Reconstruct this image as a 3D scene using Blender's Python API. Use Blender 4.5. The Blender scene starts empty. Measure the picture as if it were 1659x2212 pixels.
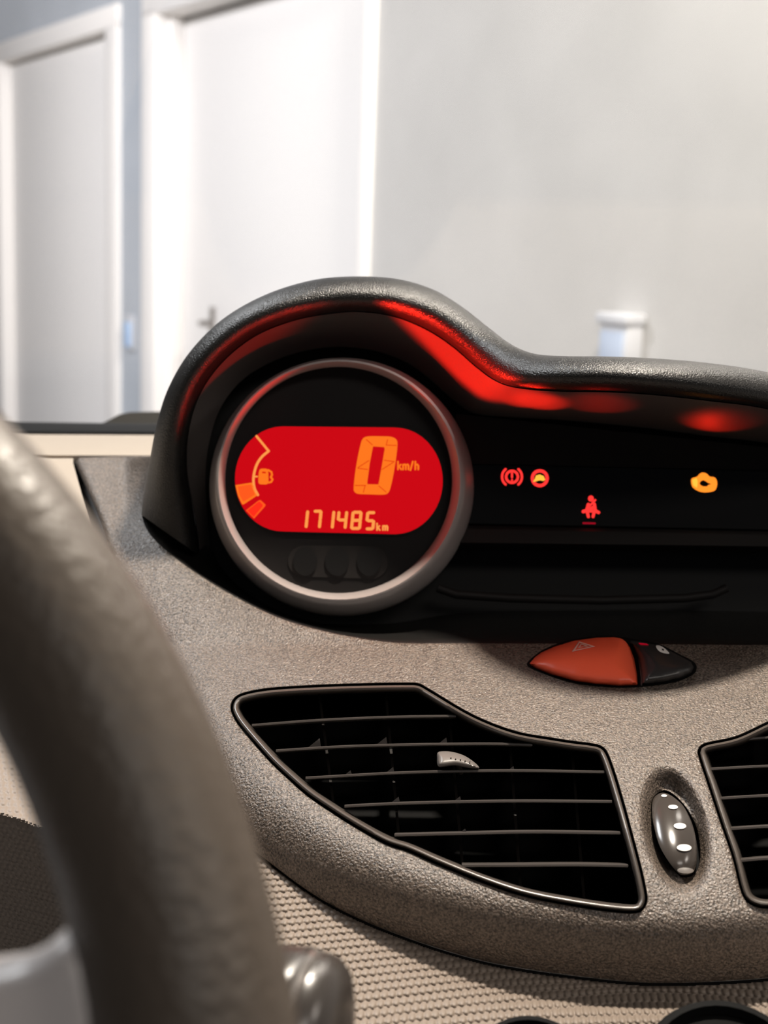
import bpy, bmesh, math, random
import numpy as np
from mathutils import Vector, Matrix
from mathutils.geometry import delaunay_2d_cdt

random.seed(7)
sc = bpy.context.scene
col = sc.collection
PI = math.pi

# ------------------------------------------------------------------ camera
W, H, F = 1659.0, 2212.0, 3000.0
EYE = Vector((0.0, 0.0, 1.15))
PITCH, ROLL = math.radians(10.5), math.radians(2.0)
cam_d = bpy.data.cameras.new('camera'); cam = bpy.data.objects.new('camera', cam_d); col.objects.link(cam)
CR = Matrix.Rotation(PI / 2 - PITCH, 3, 'X') @ Matrix.Rotation(ROLL, 3, 'Z')
cam.matrix_world = Matrix.Translation(EYE) @ CR.to_4x4()
cam_d.sensor_fit = 'HORIZONTAL'; cam_d.sensor_width = 36.0; cam_d.lens = F / W * 36.0
cam_d.clip_start = 0.02; cam_d.clip_end = 60
cam_d.dof.use_dof = True; cam_d.dof.focus_distance = 0.63; cam_d.dof.aperture_fstop = 14.0
sc.camera = cam

# ------------------------------------------------------------------ world, lights, exposure
w = bpy.data.worlds.new('world'); sc.world = w; w.use_nodes = True
w.node_tree.nodes['Background'].inputs[0].default_value = (0.80, 0.88, 1.0, 1)
w.node_tree.nodes['Background'].inputs[1].default_value = 0.05
sc.view_settings.view_transform = 'Standard'; sc.view_settings.look = 'None'
sc.view_settings.exposure = 0.0; sc.view_settings.gamma = 1.0; sc.view_settings.use_curve_mapping = False


def area(name, loc, target, size, power, color, size_y=None, spread=None):
    l = bpy.data.lights.new(name, 'AREA'); l.energy = power; l.color = color; l.size = size
    if size_y: l.shape = 'RECTANGLE'; l.size_y = size_y
    if spread: l.spread = spread
    o = bpy.data.objects.new(name, l); col.objects.link(o); o.location = loc
    o.rotation_euler = (Vector(target) - Vector(loc)).to_track_quat('-Z', 'Y').to_euler()
    return o


def spot(name, loc, target, power, color, deg, blend=0.6, radius=0.003):
    l = bpy.data.lights.new(name, 'SPOT'); l.energy = power; l.color = color
    l.spot_size = math.radians(deg); l.spot_blend = blend; l.shadow_soft_size = radius
    o = bpy.data.objects.new(name, l); col.objects.link(o); o.location = loc
    o.rotation_euler = (Vector(target) - Vector(loc)).to_track_quat('-Z', 'Y').to_euler()
    return o


# the car's roof lamp above the windscreen, ceiling lamps of the garage, and two added fills
area('roof_lamp', (0.13, 0.622, 1.74), (0.12, 0.66, 0.95), 0.07, 16, (1.0, 0.89, 0.77), 0.03)
area('fill_rear', (0.9, -1.6, 2.55), (0.0, 0.7, 1.0), 1.2, 12, (1.0, 0.92, 0.84), 0.3)  # added soft fill from behind the eye, no known lamp
area('garage_lamp_above', (-1.3, 1.5, 2.6), (-0.1, 0.8, 1.0), 0.8, 40, (0.96, 0.97, 1.0), 0.3)
area('fill_right', (2.3, -0.2, 2.4), (0.0, 0.7, 1.0), 0.9, 17, (1.0, 0.91, 0.82), 0.3)  # added fill from the right for the fascia and wheel rim
area('garage_lamp_front', (0.9, 1.7, 2.62), (0.3, 3.6, 1.0), 1.2, 96, (1.0, 0.92, 0.84), 0.3)
area('garage_lamp_left', (-2.2, 2.2, 2.62), (-2.6, 4.4, 1.0), 1.0, 128, (0.98, 0.96, 1.0), 0.3)


# ------------------------------------------------------------------ helpers
def P(px, py, d):
    v = Vector(((px - W / 2) / F * d, -(py - H / 2) / F * d, -d))
    return EYE + CR @ v


def mat(name, base, rough=0.5, metal=0.0, spec=0.5, bump=None, emit=None, estr=1.0, var=None, coat=0.0):
    m = bpy.data.materials.new(name); m.use_nodes = True
    nt = m.node_tree; b = nt.nodes['Principled BSDF']
    b.inputs['Base Color'].default_value = (*base, 1); b.inputs['Roughness'].default_value = rough
    b.inputs['Metallic'].default_value = metal; b.inputs['Specular IOR Level'].default_value = spec
    b.inputs['Coat Weight'].default_value = coat
    if emit:
        b.inputs['Emission Color'].default_value = (*emit, 1); b.inputs['Emission Strength'].default_value = estr
    tc = nt.nodes.new('ShaderNodeTexCoord')
    if bump:                                   # list of (kind, scale, strength, distance)
        prev = None
        for kind, scale, st, dist in bump:
            if kind == 'noise':
                t = nt.nodes.new('ShaderNodeTexNoise'); t.inputs['Scale'].default_value = scale; t.inputs['Detail'].default_value = 2.0
                out = t.outputs['Fac']
            else:
                t = nt.nodes.new('ShaderNodeTexVoronoi'); t.inputs['Scale'].default_value = scale
                out = t.outputs['Distance']
            nt.links.new(tc.outputs['Object'], t.inputs['Vector'])
            bp = nt.nodes.new('ShaderNodeBump'); bp.inputs['Strength'].default_value = st; bp.inputs['Distance'].default_value = dist
            nt.links.new(out, bp.inputs['Height'])
            if prev: nt.links.new(prev.outputs['Normal'], bp.inputs['Normal'])
            prev = bp
        nt.links.new(prev.outputs['Normal'], b.inputs['Normal'])
    if var:                                    # (scale, amount): gentle mottling
        t = nt.nodes.new('ShaderNodeTexNoise'); t.inputs['Scale'].default_value = var[0]; t.inputs['Detail'].default_value = 3
        nt.links.new(tc.outputs['Object'], t.inputs['Vector'])
        r = nt.nodes.new('ShaderNodeValToRGB')
        r.color_ramp.elements[0].position = 0.35; r.color_ramp.elements[1].position = 0.65
        r.color_ramp.elements[0].color = (*[c * (1 - var[1]) for c in base], 1)
        r.color_ramp.elements[1].color = (*[min(1, c * (1 + var[1])) for c in base], 1)
        nt.links.new(t.outputs['Fac'], r.inputs['Fac']); nt.links.new(r.outputs['Color'], b.inputs['Base Color'])
    return m


M = {}
M['fascia'] = mat('grained_plastic', (0.112, 0.088, 0.071), 0.36, spec=0.7, bump=[('noise', 1000, 1.0, 0.0008)], var=(950, 0.68))  # grain speckle, its colour contrast raised to stand in for sparkle
M['hood'] = mat('soft_black_plastic', (0.010, 0.0095, 0.009), 0.33, spec=0.5, bump=[('noise', 1300, 0.9, 0.0005)])
M['liner'] = mat('cowl_liner_plastic', (0.06, 0.052, 0.05), 0.6, spec=0.3, bump=[('noise', 1200, 0.3, 0.0004)])
M['black'] = mat('black_plastic', (0.0045, 0.0042, 0.0042), 0.5, spec=0.25)
M['void'] = mat('duct_black', (0.003, 0.003, 0.003), 0.7, spec=0.1)
M['gloss'] = mat('smoked_panel', (0.005, 0.0045, 0.0045), 0.25, spec=0.25)
M['strip'] = mat('dark_strip', (0.011, 0.0095, 0.009), 0.6, spec=0.2)
M['ring'] = mat('satin_metal', (0.42, 0.375, 0.36), 0.40, metal=0.35, bump=[('noise', 1500, 0.05, 0.0002)])
M['dial'] = mat('dial_black', (0.007, 0.006, 0.006), 0.5, spec=0.2)
M['lcd'] = mat('lcd_red', (0.02, 0.0, 0.0), 0.4, spec=0.1, emit=(0.60, 0.0015, 0.006), estr=1.0)
M['lcd_line'] = mat('lcd_line', (0.02, 0.0, 0.0), 0.4, spec=0.1, emit=(0.75, 0.03, 0.003), estr=1.0)
M['amber'] = mat('lcd_amber', (0.02, 0.0, 0.0), 0.4, spec=0.1, emit=(1.0, 0.185, 0.012), estr=1.0)
M['amber2'] = mat('lcd_pale_amber', (0.02, 0.0, 0.0), 0.4, spec=0.1, emit=(1.0, 0.33, 0.07), estr=1.0)
M['amber3'] = mat('lcd_orange', (0.02, 0.0, 0.0), 0.4, spec=0.1, emit=(1.0, 0.10, 0.012), estr=1.0)
M['lcd_bar'] = mat('lcd_bright_red', (0.02, 0.0, 0.0), 0.4, spec=0.1, emit=(1.0, 0.028, 0.010), estr=1.0)
M['warn'] = mat('warning_red', (0.02, 0.0, 0.0), 0.4, spec=0.1, emit=(1.0, 0.035, 0.03), estr=1.3)
M['warn_hot'] = mat('warning_hot', (0.02, 0.0, 0.0), 0.4, spec=0.1, emit=(1.0, 0.50, 0.05), estr=1.2)
M['warn_amber'] = mat('warning_amber', (0.02, 0.0, 0.0), 0.4, spec=0.1, emit=(1.0, 0.26, 0.02), estr=1.3)
M['warn_dim'] = mat('warning_dim', (0.02, 0.0, 0.0), 0.4, spec=0.1, emit=(0.30, 0.002, 0.012), estr=1.0)
M['hazard'] = mat('orange_plastic', (0.95, 0.115, 0.048), 0.42, spec=0.5, bump=[('noise', 1400, 0.25, 0.0003)])
M['symbol'] = mat('pale_print', (0.95, 0.50, 0.40), 0.5)
M['white'] = mat('white_print', (0.85, 0.80, 0.75), 0.4)
M['button'] = mat('black_button', (0.028, 0.025, 0.024), 0.35, spec=0.5, bump=[('noise', 1400, 0.2, 0.0003)])
M['vent'] = mat('vent_plastic', (0.075, 0.062, 0.053), 0.30, spec=0.7, bump=[('noise', 1500, 0.12, 0.0002)])
M['slat'] = mat('slat_plastic', (0.065, 0.056, 0.051), 0.30, spec=0.6)
M['tab'] = mat('grey_tab', (0.15, 0.132, 0.12), 0.38, spec=0.6)
M['wheel_knob'] = mat('thumbwheel_plastic', (0.050, 0.042, 0.037), 0.22, spec=0.6)
M['fabric'] = mat('textured_panel', (0.235, 0.190, 0.155), 0.5, spec=0.4, bump=[('noise', 1500, 0.2, 0.0002)])
M['dashtop'] = mat('dash_top_plastic', (0.33, 0.285, 0.24), 0.6, spec=0.3, bump=[('noise', 700, 0.3, 0.0006)])
M['leather'] = mat('wheel_rim_leather', (0.088, 0.068, 0.052), 0.42, spec=0.5, bump=[('voronoi', 420, 0.4, 0.0007), ('noise', 900, 0.2, 0.0004)])
M['spoke'] = mat('spoke_trim', (0.62, 0.58, 0.57), 0.35, spec=0.6)
M['stalk'] = mat('stalk_plastic', (0.045, 0.038, 0.034), 0.28, spec=0.7)
M['chrome'] = mat('stalk_band', (0.35, 0.32, 0.30), 0.2, metal=0.6)
M['seal'] = mat('rubber_seal', (0.004, 0.004, 0.004), 0.6, spec=0.2)
M['cowl'] = mat('wiper_cowl_plastic', (0.06, 0.058, 0.055), 0.5)
M['wall'] = mat('wall_paint', (0.53, 0.52, 0.505), 0.85, spec=0.1, var=(3.0, 0.04))
M['wall_left'] = mat('blue_grey_paint', (0.47, 0.505, 0.55), 0.85, spec=0.1, var=(3.0, 0.04))
M['vane'] = mat('vane_plastic', (0.012, 0.010, 0.009), 0.4, spec=0.3)  # darkened so that only the paler lit tips show
M['door'] = mat('door_paint', (0.86, 0.84, 0.82), 0.6, spec=0.2)
M['frame'] = mat('frame_paint', (0.90, 0.87, 0.84), 0.55, spec=0.2)
M['switch'] = mat('switch_plastic', (0.62, 0.63, 0.66), 0.4)
M['switch_pale'] = mat('switch_pale_blue', (0.50, 0.58, 0.72), 0.4)
M['switch_blue'] = mat('switch_blue', (0.42, 0.58, 0.82), 0.4)
M['metal'] = mat('handle_metal', (0.30, 0.28, 0.27), 0.35, metal=0.8)
M['floor'] = mat('concrete_floor', (0.32, 0.31, 0.30), 0.8, var=(6, 0.15))

g = bpy.data.materials.new('clear_glass'); g.use_nodes = True; nt = g.node_tree; nt.nodes.clear()
o_ = nt.nodes.new('ShaderNodeOutputMaterial'); mx = nt.nodes.new('ShaderNodeMixShader'); mx.inputs[0].default_value = 0.03
tr = nt.nodes.new('ShaderNodeBsdfTransparent'); gl = nt.nodes.new('ShaderNodeBsdfGlossy'); gl.inputs['Roughness'].default_value = 0.02
tr.inputs[0].default_value = (0.98, 0.985, 0.98, 1)
nt.links.new(tr.outputs[0], mx.inputs[1]); nt.links.new(gl.outputs[0], mx.inputs[2]); nt.links.new(mx.outputs[0], o_.inputs[0])
M['glass'] = g


def org(parent):
    while parent is not None and parent.parent is not None: parent = parent.parent
    return parent.location.copy() if parent is not None else Vector((0, 0, 0))


def obj(name, verts, faces, m, parent=None, smooth=True, label=None, angle=50):
    o0 = org(parent)
    me = bpy.data.meshes.new(name)
    me.from_pydata([tuple(Vector(v) - o0) for v in verts], [], [tuple(f) for f in faces])
    bm = bmesh.new(); bm.from_mesh(me)
    bmesh.ops.remove_doubles(bm, verts=bm.verts, dist=1e-6)
    bmesh.ops.recalc_face_normals(bm, faces=bm.faces)
    if smooth:
        lim = math.radians(angle)
        for e in bm.edges:
            if len(e.link_faces) == 2 and e.calc_face_angle(0) > lim: e.smooth = False
        for f in bm.faces: f.smooth = True
    bm.to_mesh(me); bm.free()
    me.materials.append(M[m])
    o = bpy.data.objects.new(name, me); col.objects.link(o)
    if parent is not None: o.parent = parent
    if label: o['label'] = label
    return o


def thing(name, label, cat, loc, group=None, kind=None):
    o = bpy.data.objects.new(name, None); col.objects.link(o); o.location = loc; o.empty_display_size = 0.02
    o['label'] = label; o['category'] = cat
    if group: o['group'] = group
    if kind: o['kind'] = kind
    return o


def cr(pts, n=8, closed=False):
    """Catmull-Rom through pts (any dimension), n samples a span."""
    p = np.array(pts, float); k = len(p); out = []
    for i in range(k if closed else k - 1):
        if closed: a, b, c, d = p[(i - 1) % k], p[i], p[(i + 1) % k], p[(i + 2) % k]
        else:
            b, c = p[i], p[i + 1]
            a = p[i - 1] if i > 0 else 2 * b - c
            d = p[i + 2] if i + 2 < k else 2 * c - b
        for j in range(n):
            t = j / n
            out.append(0.5 * ((2 * b) + (c - a) * t + (2 * a - 5 * b + 4 * c - d) * t * t + (3 * b - a - 3 * c + d) * t ** 3))
    if not closed: out.append(p[-1])
    return np.array(out)


def resample(p, step, closed=True):
    p = np.array(p, float)
    q = np.vstack([p, p[:1]]) if closed else p
    L = np.concatenate([[0], np.cumsum(np.linalg.norm(np.diff(q, axis=0), axis=1))])
    n = max(3, int(round(L[-1] / step)))
    s = np.linspace(0, L[-1], n, endpoint=False) if closed else np.linspace(0, L[-1], n + 1)
    return np.stack([np.interp(s, L, q[:, k]) for k in range(q.shape[1])], 1)


def sarea(p):
    x, y = p[:, 0], p[:, 1]
    return 0.5 * np.sum(x * np.roll(y, -1) - np.roll(x, -1) * y)


def offset(p, r):
    """move a closed outline inward by r pixels."""
    p = np.array(p, float)
    t = np.roll(p, -1, 0) - np.roll(p, 1, 0); t /= np.linalg.norm(t, axis=1)[:, None] + 1e-9
    n = np.stack([-t[:, 1], t[:, 0]], 1) * (1 if sarea(p) > 0 else -1)
    return p + n * r


def inside(pts, poly):
    x, y = pts[:, 0], pts[:, 1]; r = np.zeros(len(pts), bool)
    x1, y1 = poly[:, 0], poly[:, 1]; x2, y2 = np.roll(x1, -1), np.roll(y1, -1)
    for a, b, c, d in zip(x1, y1, x2, y2):
        if b == d: continue
        k = ((b > y) != (d > y)) & (x < (c - a) * (y - b) / (d - b) + a)
        r ^= k
    return r


def dist_to(pts, poly, closed=True):
    a = poly; b = np.roll(poly, -1, 0)
    if not closed: a, b = poly[:-1], poly[1:]
    best = np.full(len(pts), 1e9)
    for p, q in zip(a, b):
        v = q - p; L = v @ v + 1e-12
        t = np.clip(((pts - p) @ v) / L, 0, 1)
        best = np.minimum(best, np.linalg.norm(pts - (p + t[:, None] * v), axis=1))
    return best


def fill(outline, holes=(), step=8.0):
    """2-D triangulation of an outline with holes; returns points, triangles and the index loops of the borders."""
    loops = [np.array(outline, float)] + [np.array(h, float) for h in holes]
    pts = np.vstack(loops); edges = []; idx = []; k = 0
    for L in loops:
        n = len(L); edges += [(k + i, k + (i + 1) % n) for i in range(n)]; idx.append(list(range(k, k + n))); k += n
    lo, hi = loops[0].min(0), loops[0].max(0)
    gx = np.arange(lo[0] + step / 2, hi[0], step); gy = np.arange(lo[1] + step / 2, hi[1], step)
    G = np.array([(x + (step / 2 if j % 2 else 0), y) for j, y in enumerate(gy) for x in gx]) if len(gx) and len(gy) else np.zeros((0, 2))
    if len(G):
        k_ = inside(G, loops[0])
        for h in loops[1:]: k_ &= ~inside(G, h)
        G = G[k_]
    if len(G):
        dm = np.full(len(G), 1e9)
        for L in loops: dm = np.minimum(dm, dist_to(G, L))
        G = G[dm > step * 0.45]
    allp = np.vstack([pts, G]) if len(G) else pts
    vo, eo, fo, ov, _, _ = delaunay_2d_cdt([Vector(p) for p in allp], edges, [], 0, 1e-5)
    vo = np.array([(v.x, v.y) for v in vo])
    remap = {}
    for i, src in enumerate(ov):
        for s in src: remap[s] = i
    tri = np.array([f for f in fo if len(f) == 3])
    c = vo[tri].mean(1); k_ = inside(c, loops[0])
    for h in loops[1:]: k_ &= ~inside(c, h)
    e1, e2 = vo[tri[:, 1]] - vo[tri[:, 0]], vo[tri[:, 2]] - vo[tri[:, 0]]
    ar = np.abs(e1[:, 0] * e2[:, 1] - e1[:, 1] * e2[:, 0])
    k_ &= ar > 0.004 * np.maximum((e1 ** 2).sum(1), (e2 ** 2).sum(1))       # no slivers
    return vo, tri[k_].tolist(), [[remap[i] for i in L] for L in idx]


def panel(name, outline, holes, D, m, parent, step=8.0, skirt=((1.5, 0.0012), (2.0, 0.008)), hskirt=None, label=None, angle=60):
    """a shaped panel: pixel outline laid on the depth surface D, with rolled-back rims."""
    v2, tri, loops = fill(outline, holes, step)
    d = D(v2)
    V = [P(x, y, dd) for (x, y), dd in zip(v2, d)]; Fc = [tuple(t) for t in tri]
    for li, lp in enumerate(loops):
        sk = skirt if li == 0 else (hskirt or skirt)
        if not sk: continue
        q = v2[lp]; dd = d[lp]; prev = lp
        for off, dep in sk:
            q2 = offset(q, -off if li == 0 else off)
            base = len(V)
            V += [P(x, y, z + dep) for (x, y), z in zip(q2, dd)]
            cur = list(range(base, base + len(lp))); n = len(lp)
            Fc += [(prev[i], prev[(i + 1) % n], cur[(i + 1) % n], cur[i]) for i in range(n)]
            prev = cur
    return obj(name, V, Fc, m, parent, label=label, angle=angle)


def pillow(name, outline, D, Hgt, R, m, parent, step=4.0, back=0.004, label=None, power=2.0, angle=60):
    """a domed button: rises Hgt metres over R pixels in from its outline."""
    ol = np.array(outline, float)

    def DD(v):
        t = np.clip(dist_to(v, ol) / R, 0, 1)
        return D(v) - Hgt * (1 - (1 - t) ** power) ** (1 / power)
    return panel(name, ol, [], DD, m, parent, step, skirt=((0.3, 0.0008), (0.2, back)), label=label, angle=angle)


def flat(name, outline, d, m, parent, holes=(), thick=0.0006, label=None, step=40, tilt=0.0):
    D = (lambda v: np.full(len(v), d)) if not callable(d) else d
    return panel(name, outline, holes, D, m, parent, step, skirt=((0, thick),), label=label, angle=30)


def sweep(name, path, radii, m, parent, closed=False, seg=12, label=None, caps=True):
    """a round tube through 3-D points."""
    pts = [Vector(p) for p in path]; n = len(pts)
    if not hasattr(radii, '__len__'): radii = [radii] * n
    V, Fc = [], []; up = None
    for i in range(n):
        a = pts[(i - 1) % n] if closed or i > 0 else pts[i]; b = pts[(i + 1) % n] if closed or i < n - 1 else pts[i]
        t = (b - a).normalized()
        if up is None: up = t.orthogonal().normalized()
        up = (up - t * up.dot(t)).normalized(); s = t.cross(up)
        for k in range(seg):
            an = 2 * PI * k / seg
            V.append(pts[i] + (up * math.cos(an) + s * math.sin(an)) * radii[i])
    for i in range(n if closed else n - 1):
        j = (i + 1) % n
        # closed tubes may twist: match the nearest start vertex
        sh = 0
        if closed and j == 0:
            sh = min(range(seg), key=lambda q: (V[j * seg + q] - V[i * seg]).length)
        for k in range(seg):
            Fc.append((i * seg + k, i * seg + (k + 1) % seg, j * seg + (k + 1 + sh) % seg, j * seg + (k + sh) % seg))
    if caps and not closed:
        Fc.append(tuple(range(seg - 1, -1, -1))); Fc.append(tuple((n - 1) * seg + k for k in range(seg)))
    return obj(name, V, Fc, m, parent, label=label)


def loft(name, rows, m, parent, closed=False, label=None, angle=50):
    """a skin over rows of 3-D points of equal length."""
    n = len(rows[0]); V = [p for r in rows for p in r]; Fc = []
    for r in range(len(rows) - 1):
        for i in range(n if closed else n - 1):
            j = (i + 1) % n
            Fc.append((r * n + i, r * n + j, (r + 1) * n + j, (r + 1) * n + i))
    return obj(name, V, Fc, m, parent, label=label, angle=angle)


def box(name, c, ux, uy, uz, sx, sy, sz, m, parent, bev=0.0, label=None):
    bm = bmesh.new(); bmesh.ops.create_cube(bm, size=1.0)
    for v in bm.verts: v.co = Vector((v.co.x * sx, v.co.y * sy, v.co.z * sz))
    if bev: bmesh.ops.bevel(bm, geom=list(bm.edges), offset=bev, segments=2, affect='EDGES', profile=0.5)
    V = [Vector(c) + ux * v.co.x + uy * v.co.y + uz * v.co.z for v in bm.verts]
    bm.verts.index_update(); Fc = [[v.index for v in f.verts] for f in bm.faces]; bm.free()
    return obj(name, V, Fc, m, parent, label=label, angle=30)


def ell(cx, cy, rx, ry, n=24, rot=0.0):
    a = np.linspace(0, 2 * PI, n, endpoint=False); c, s = math.cos(rot), math.sin(rot)
    x, y = rx * np.cos(a), ry * np.sin(a)
    return np.stack([cx + x * c - y * s, cy + x * s + y * c], 1)


# ------------------------------------------------------------------ the room outside the windscreen
YAW = math.radians(33)
WU = Vector((math.sin(YAW), -math.cos(YAW), 0))          # along the wall to the right (and nearer)
WN = Vector((-math.cos(YAW), -math.sin(YAW), 0))         # out of the wall into the room
r0 = P(815, 550, 1.0) - EYE
WP = EYE + r0 * (3.5 / r0.y)
UZ = Vector((0, 0, 1))


def on_wall(px, py):
    r = P(px, py, 1.0) - EYE
    t = (WP - EYE).dot(WN) / r.dot(WN)
    q = EYE + r * t - WP
    return q.dot(WU), q.z + WP.z


def wpt(s, z, n=0.0): return Vector((WP.x, WP.y, 0)) + WU * s + UZ * z + WN * n


def wbox(name, s0, s1, z0, z1, n0, n1, m, parent, bev=0.004, label=None):
    return box(name, wpt((s0 + s1) / 2, (z0 + z1) / 2, (n0 + n1) / 2), WU, WN, UZ, s1 - s0, n1 - n0, z1 - z0, m, parent, bev, label)


def struct(o, label, cat):
    o['kind'] = 'structure'; o['label'] = label; o['category'] = cat; return o


def slab_world(name, x0, x1, y0, y1, z0, z1, m):
    return box(name, ((x0 + x1) / 2, (y0 + y1) / 2, (z0 + z1) / 2), Vector((1, 0, 0)), Vector((0, 1, 0)), UZ, x1 - x0, y1 - y0, z1 - z0, m, None)


struct(slab_world('floor', -9, 6, -4, 11, -0.1, 0.0, 'floor'), 'bare concrete floor of the room around the car', 'floor')

# door positions read along the wall
sA = on_wall(262, 450)[0]; sB = on_wall(315, 450)[0]; sC = on_wall(808, 300)[0]
sD0 = on_wall(238, 450)[0]; sE0 = on_wall(12, 600)[0]
zl = on_wall(120, 55)[1]
s2l = on_wall(345, 450)[0]; s2j = on_wall(400, 400)[0]; s2r = on_wall(790, 300)[0]
zt = zl
LW, RW = sE0 - 5.0, sC + 5.0
d1w0 = sE0 - 0.09                                        # outer left of door one's frame


# the wall: pieces left and right of the doors, the strip between and the band above
wl = thing('wall_front', 'pale grey painted wall around the two white doors', 'wall', wpt(0, 0, 0), kind='structure')
wbox('wall_panel', LW, d1w0, 0, 3.0, -0.25, 0, 'wall_left', wl, 0)
wbox('wall_panel', d1w0, sC, zt, 3.0, -0.25, 0, 'wall_left', wl, 0)
wbox('wall_panel', sA, sB, 0, zt, -0.25, 0, 'wall_left', wl, 0)
wbox('wall_panel', sC, RW, 0, 3.0, -0.25, 0, 'wall', wl, 0)

d1 = thing('door_1', 'white door in a white frame at the far left behind the dashboard', 'door', wpt((d1w0 + sA) / 2, 0, 0), kind='structure')
wbox('door_leaf', sE0, sD0, 0.01, zt - 0.085, -0.075, -0.035, 'door', d1)
wbox('frame_post', d1w0, sE0 + 0.004, 0, zt - 0.06, -0.10, 0.018, 'frame', d1)
wbox('frame_post', sD0 - 0.004, sA, 0, zt - 0.06, -0.10, 0.018, 'frame', d1)
wbox('frame_head', d1w0, sA, zt - 0.075, zt, -0.10, 0.018, 'frame', d1)

d2 = thing('door_2', 'wide white door with a deep jamb behind the instrument hood', 'door', wpt((sB + sC) / 2, 0, 0), kind='structure')
wbox('door_leaf', s2l, s2r, 0.01, zt - 0.085, -0.115, -0.075, 'door', d2)
wbox('frame_post', sB, s2l, 0, zt - 0.06, -0.22, 0.018, 'frame', d2)
wbox('jamb', s2l - 0.003, s2l + 0.022, 0, zt - 0.07, -0.075, -0.03, 'frame', d2)
wbox('frame_post', s2r - 0.004, sC, 0, zt - 0.06, -0.22, 0.018, 'frame', d2)
wbox('frame_head', sB, sC, zt - 0.075, zt, -0.22, 0.018, 'frame', d2)
hs, hz = on_wall(414, 725)
hd = thing('door_handle', 'dark lever handle on the white door beside the hood', 'door handle', wpt(hs, hz, -0.07))
wbox('backplate', hs - 0.014, hs + 0.014, hz - 0.09, hz + 0.09, -0.075, -0.067, 'metal', hd, 0.002)
sweep('lever', [wpt(hs, hz + 0.04, -0.068), wpt(hs, hz + 0.04, -0.03), wpt(hs + 0.02, hz + 0.04, -0.02), wpt(hs + 0.10, hz + 0.04, -0.02)], 0.009, 'metal', hd, seg=8)

ss, sz = on_wall(285, 718)
sw = thing('light_switch', 'small pale blue light switch on the wall strip between the doors', 'switch', wpt(ss, sz, 0))
wbox('switch_plate', ss - 0.035, ss + 0.035, sz - 0.06, sz + 0.06, 0.0, 0.012, 'switch', sw, 0.003)
wbox('rocker', ss - 0.024, ss + 0.024, sz - 0.05, sz + 0.035, 0.011, 0.022, 'switch_blue', sw, 0.003)
s0_, z0_ = on_wall(1328, 720); s1_, z1_ = on_wall(1396, 720); _, zt_ = on_wall(1360, 676)
sk = thing('wall_socket', 'white wall socket box with a lid on the grey wall', 'socket', wpt((s0_ + s1_) / 2, zt_ - 0.1, 0))
wbox('socket_body', s0_ + 0.005, s1_ - 0.005, zt_ - 0.13, zt_ - 0.02, 0.0, 0.045, 'switch', sk, 0.006)
wbox('lid', s0_, s1_, zt_ - 0.022, zt_, 0.0, 0.055, 'switch', sk, 0.005)
wbox('socket_insert', s0_ + 0.012, s1_ - 0.012, zt_ - 0.115, zt_ - 0.035, 0.044, 0.05, 'switch_pale', sk, 0.002)


# ------------------------------------------------------------------ dashboard surfaces (depth from the eye, in metres)
LOW = cr([(2060, 2030), (1850, 2086), (1659, 2112), (1450, 2122), (1300, 2114), (1060, 2079), (860, 2018), (700, 1945), (570, 1852),
          (490, 1780), (420, 1690), (350, 1570), (295, 1430), (255, 1290), (225, 1150), (190, 1060), (164, 1003)], 10)
CREASE = 145.0


def Dbase(v):
    x, y = v[:, 0], v[:, 1]
    yy = np.clip(y - 1390, 0, 700)                      # steep shelf at the top, turning upright towards the bottom
    return 0.705 + 0.00022 * np.clip(1390 - y, 0, 2000) - (0.00040 * yy - 0.5 * 5.1e-7 * yy * yy) - 0.0001 * np.clip(y - 2090, 0, 500) + 0.030 * (np.clip(1460 - x, 0, 3000) / 1300) ** 2 + 0.03 * (np.clip(x - 1460, 0, 3000) / 1300) ** 2


SCOOP = np.array([(985, 1385), (1060, 1430), (1150, 1464), (1230, 1482), (1300, 1490), (1400, 1489), (1500, 1470), (1590, 1434), (1680, 1385)], float)


def Dfascia(v):
    d = Dbase(v)
    # the lower edge rolls under
    t = np.clip(1 - dist_to(v, LOW, False) / CREASE, 0, 1)
    wgt = np.clip((v[:, 1] - 1250) / 400, 0, 1)
    d = d + 0.021 * t ** 1.7 * wgt + 0.006 * np.clip(1 - dist_to(v, LOW, False) / 14, 0, 1) ** 2 * (1 - wgt)
    d = d + 0.00022 * np.clip(1180 - v[:, 1], 0, 400) * np.clip((330 - v[:, 0]) / 60, 0, 1)      # flattens towards the dash top
    # the dimple around the thumbwheel
    dx, dy = v[:, 0] - 1460, v[:, 1] - 1795
    a = math.radians(-13); u = dx * math.cos(a) - dy * math.sin(a) * -1; 
    u = dx * math.cos(a) + dy * math.sin(a); s = -dx * math.sin(a) + dy * math.cos(a)
    q = np.sqrt((u / 74) ** 2 + (s / 150) ** 2)
    k = np.clip((1.0 - q) / 0.42, 0, 1); k = k * k * (3 - 2 * k)
    d = d + 0.014 * k
    # the shallow scoop around the hazard switch
    ar = np.interp(v[:, 0], SCOOP[:, 0], SCOOP[:, 1], left=0, right=0)
    k = np.clip((ar - v[:, 1]) / 60, 0, 1); k = k * k * (3 - 2 * k)
    return d + 0.006 * k


dash = thing('dashboard', 'grey brown grained car dashboard with a central fascia panel', 'dashboard', P(1000, 2212, 0.62))

EB = [(316, 1104), (307, 1118), (330, 1162), (400, 1222), (500, 1285), (600, 1334), (700, 1364), (800, 1383), (880, 1390), (1000, 1390),
      (1300, 1391), (1659, 1394), (2060, 1398)]
EBc = cr(EB, 8)
top_edge = [(172, 990), (260, 987), (342, 986), (336, 1045)]
fas_out = np.vstack([np.array(top_edge), EBc, [(2065, 1700)], LOW])
fas_out = resample(fas_out, 7)

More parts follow.
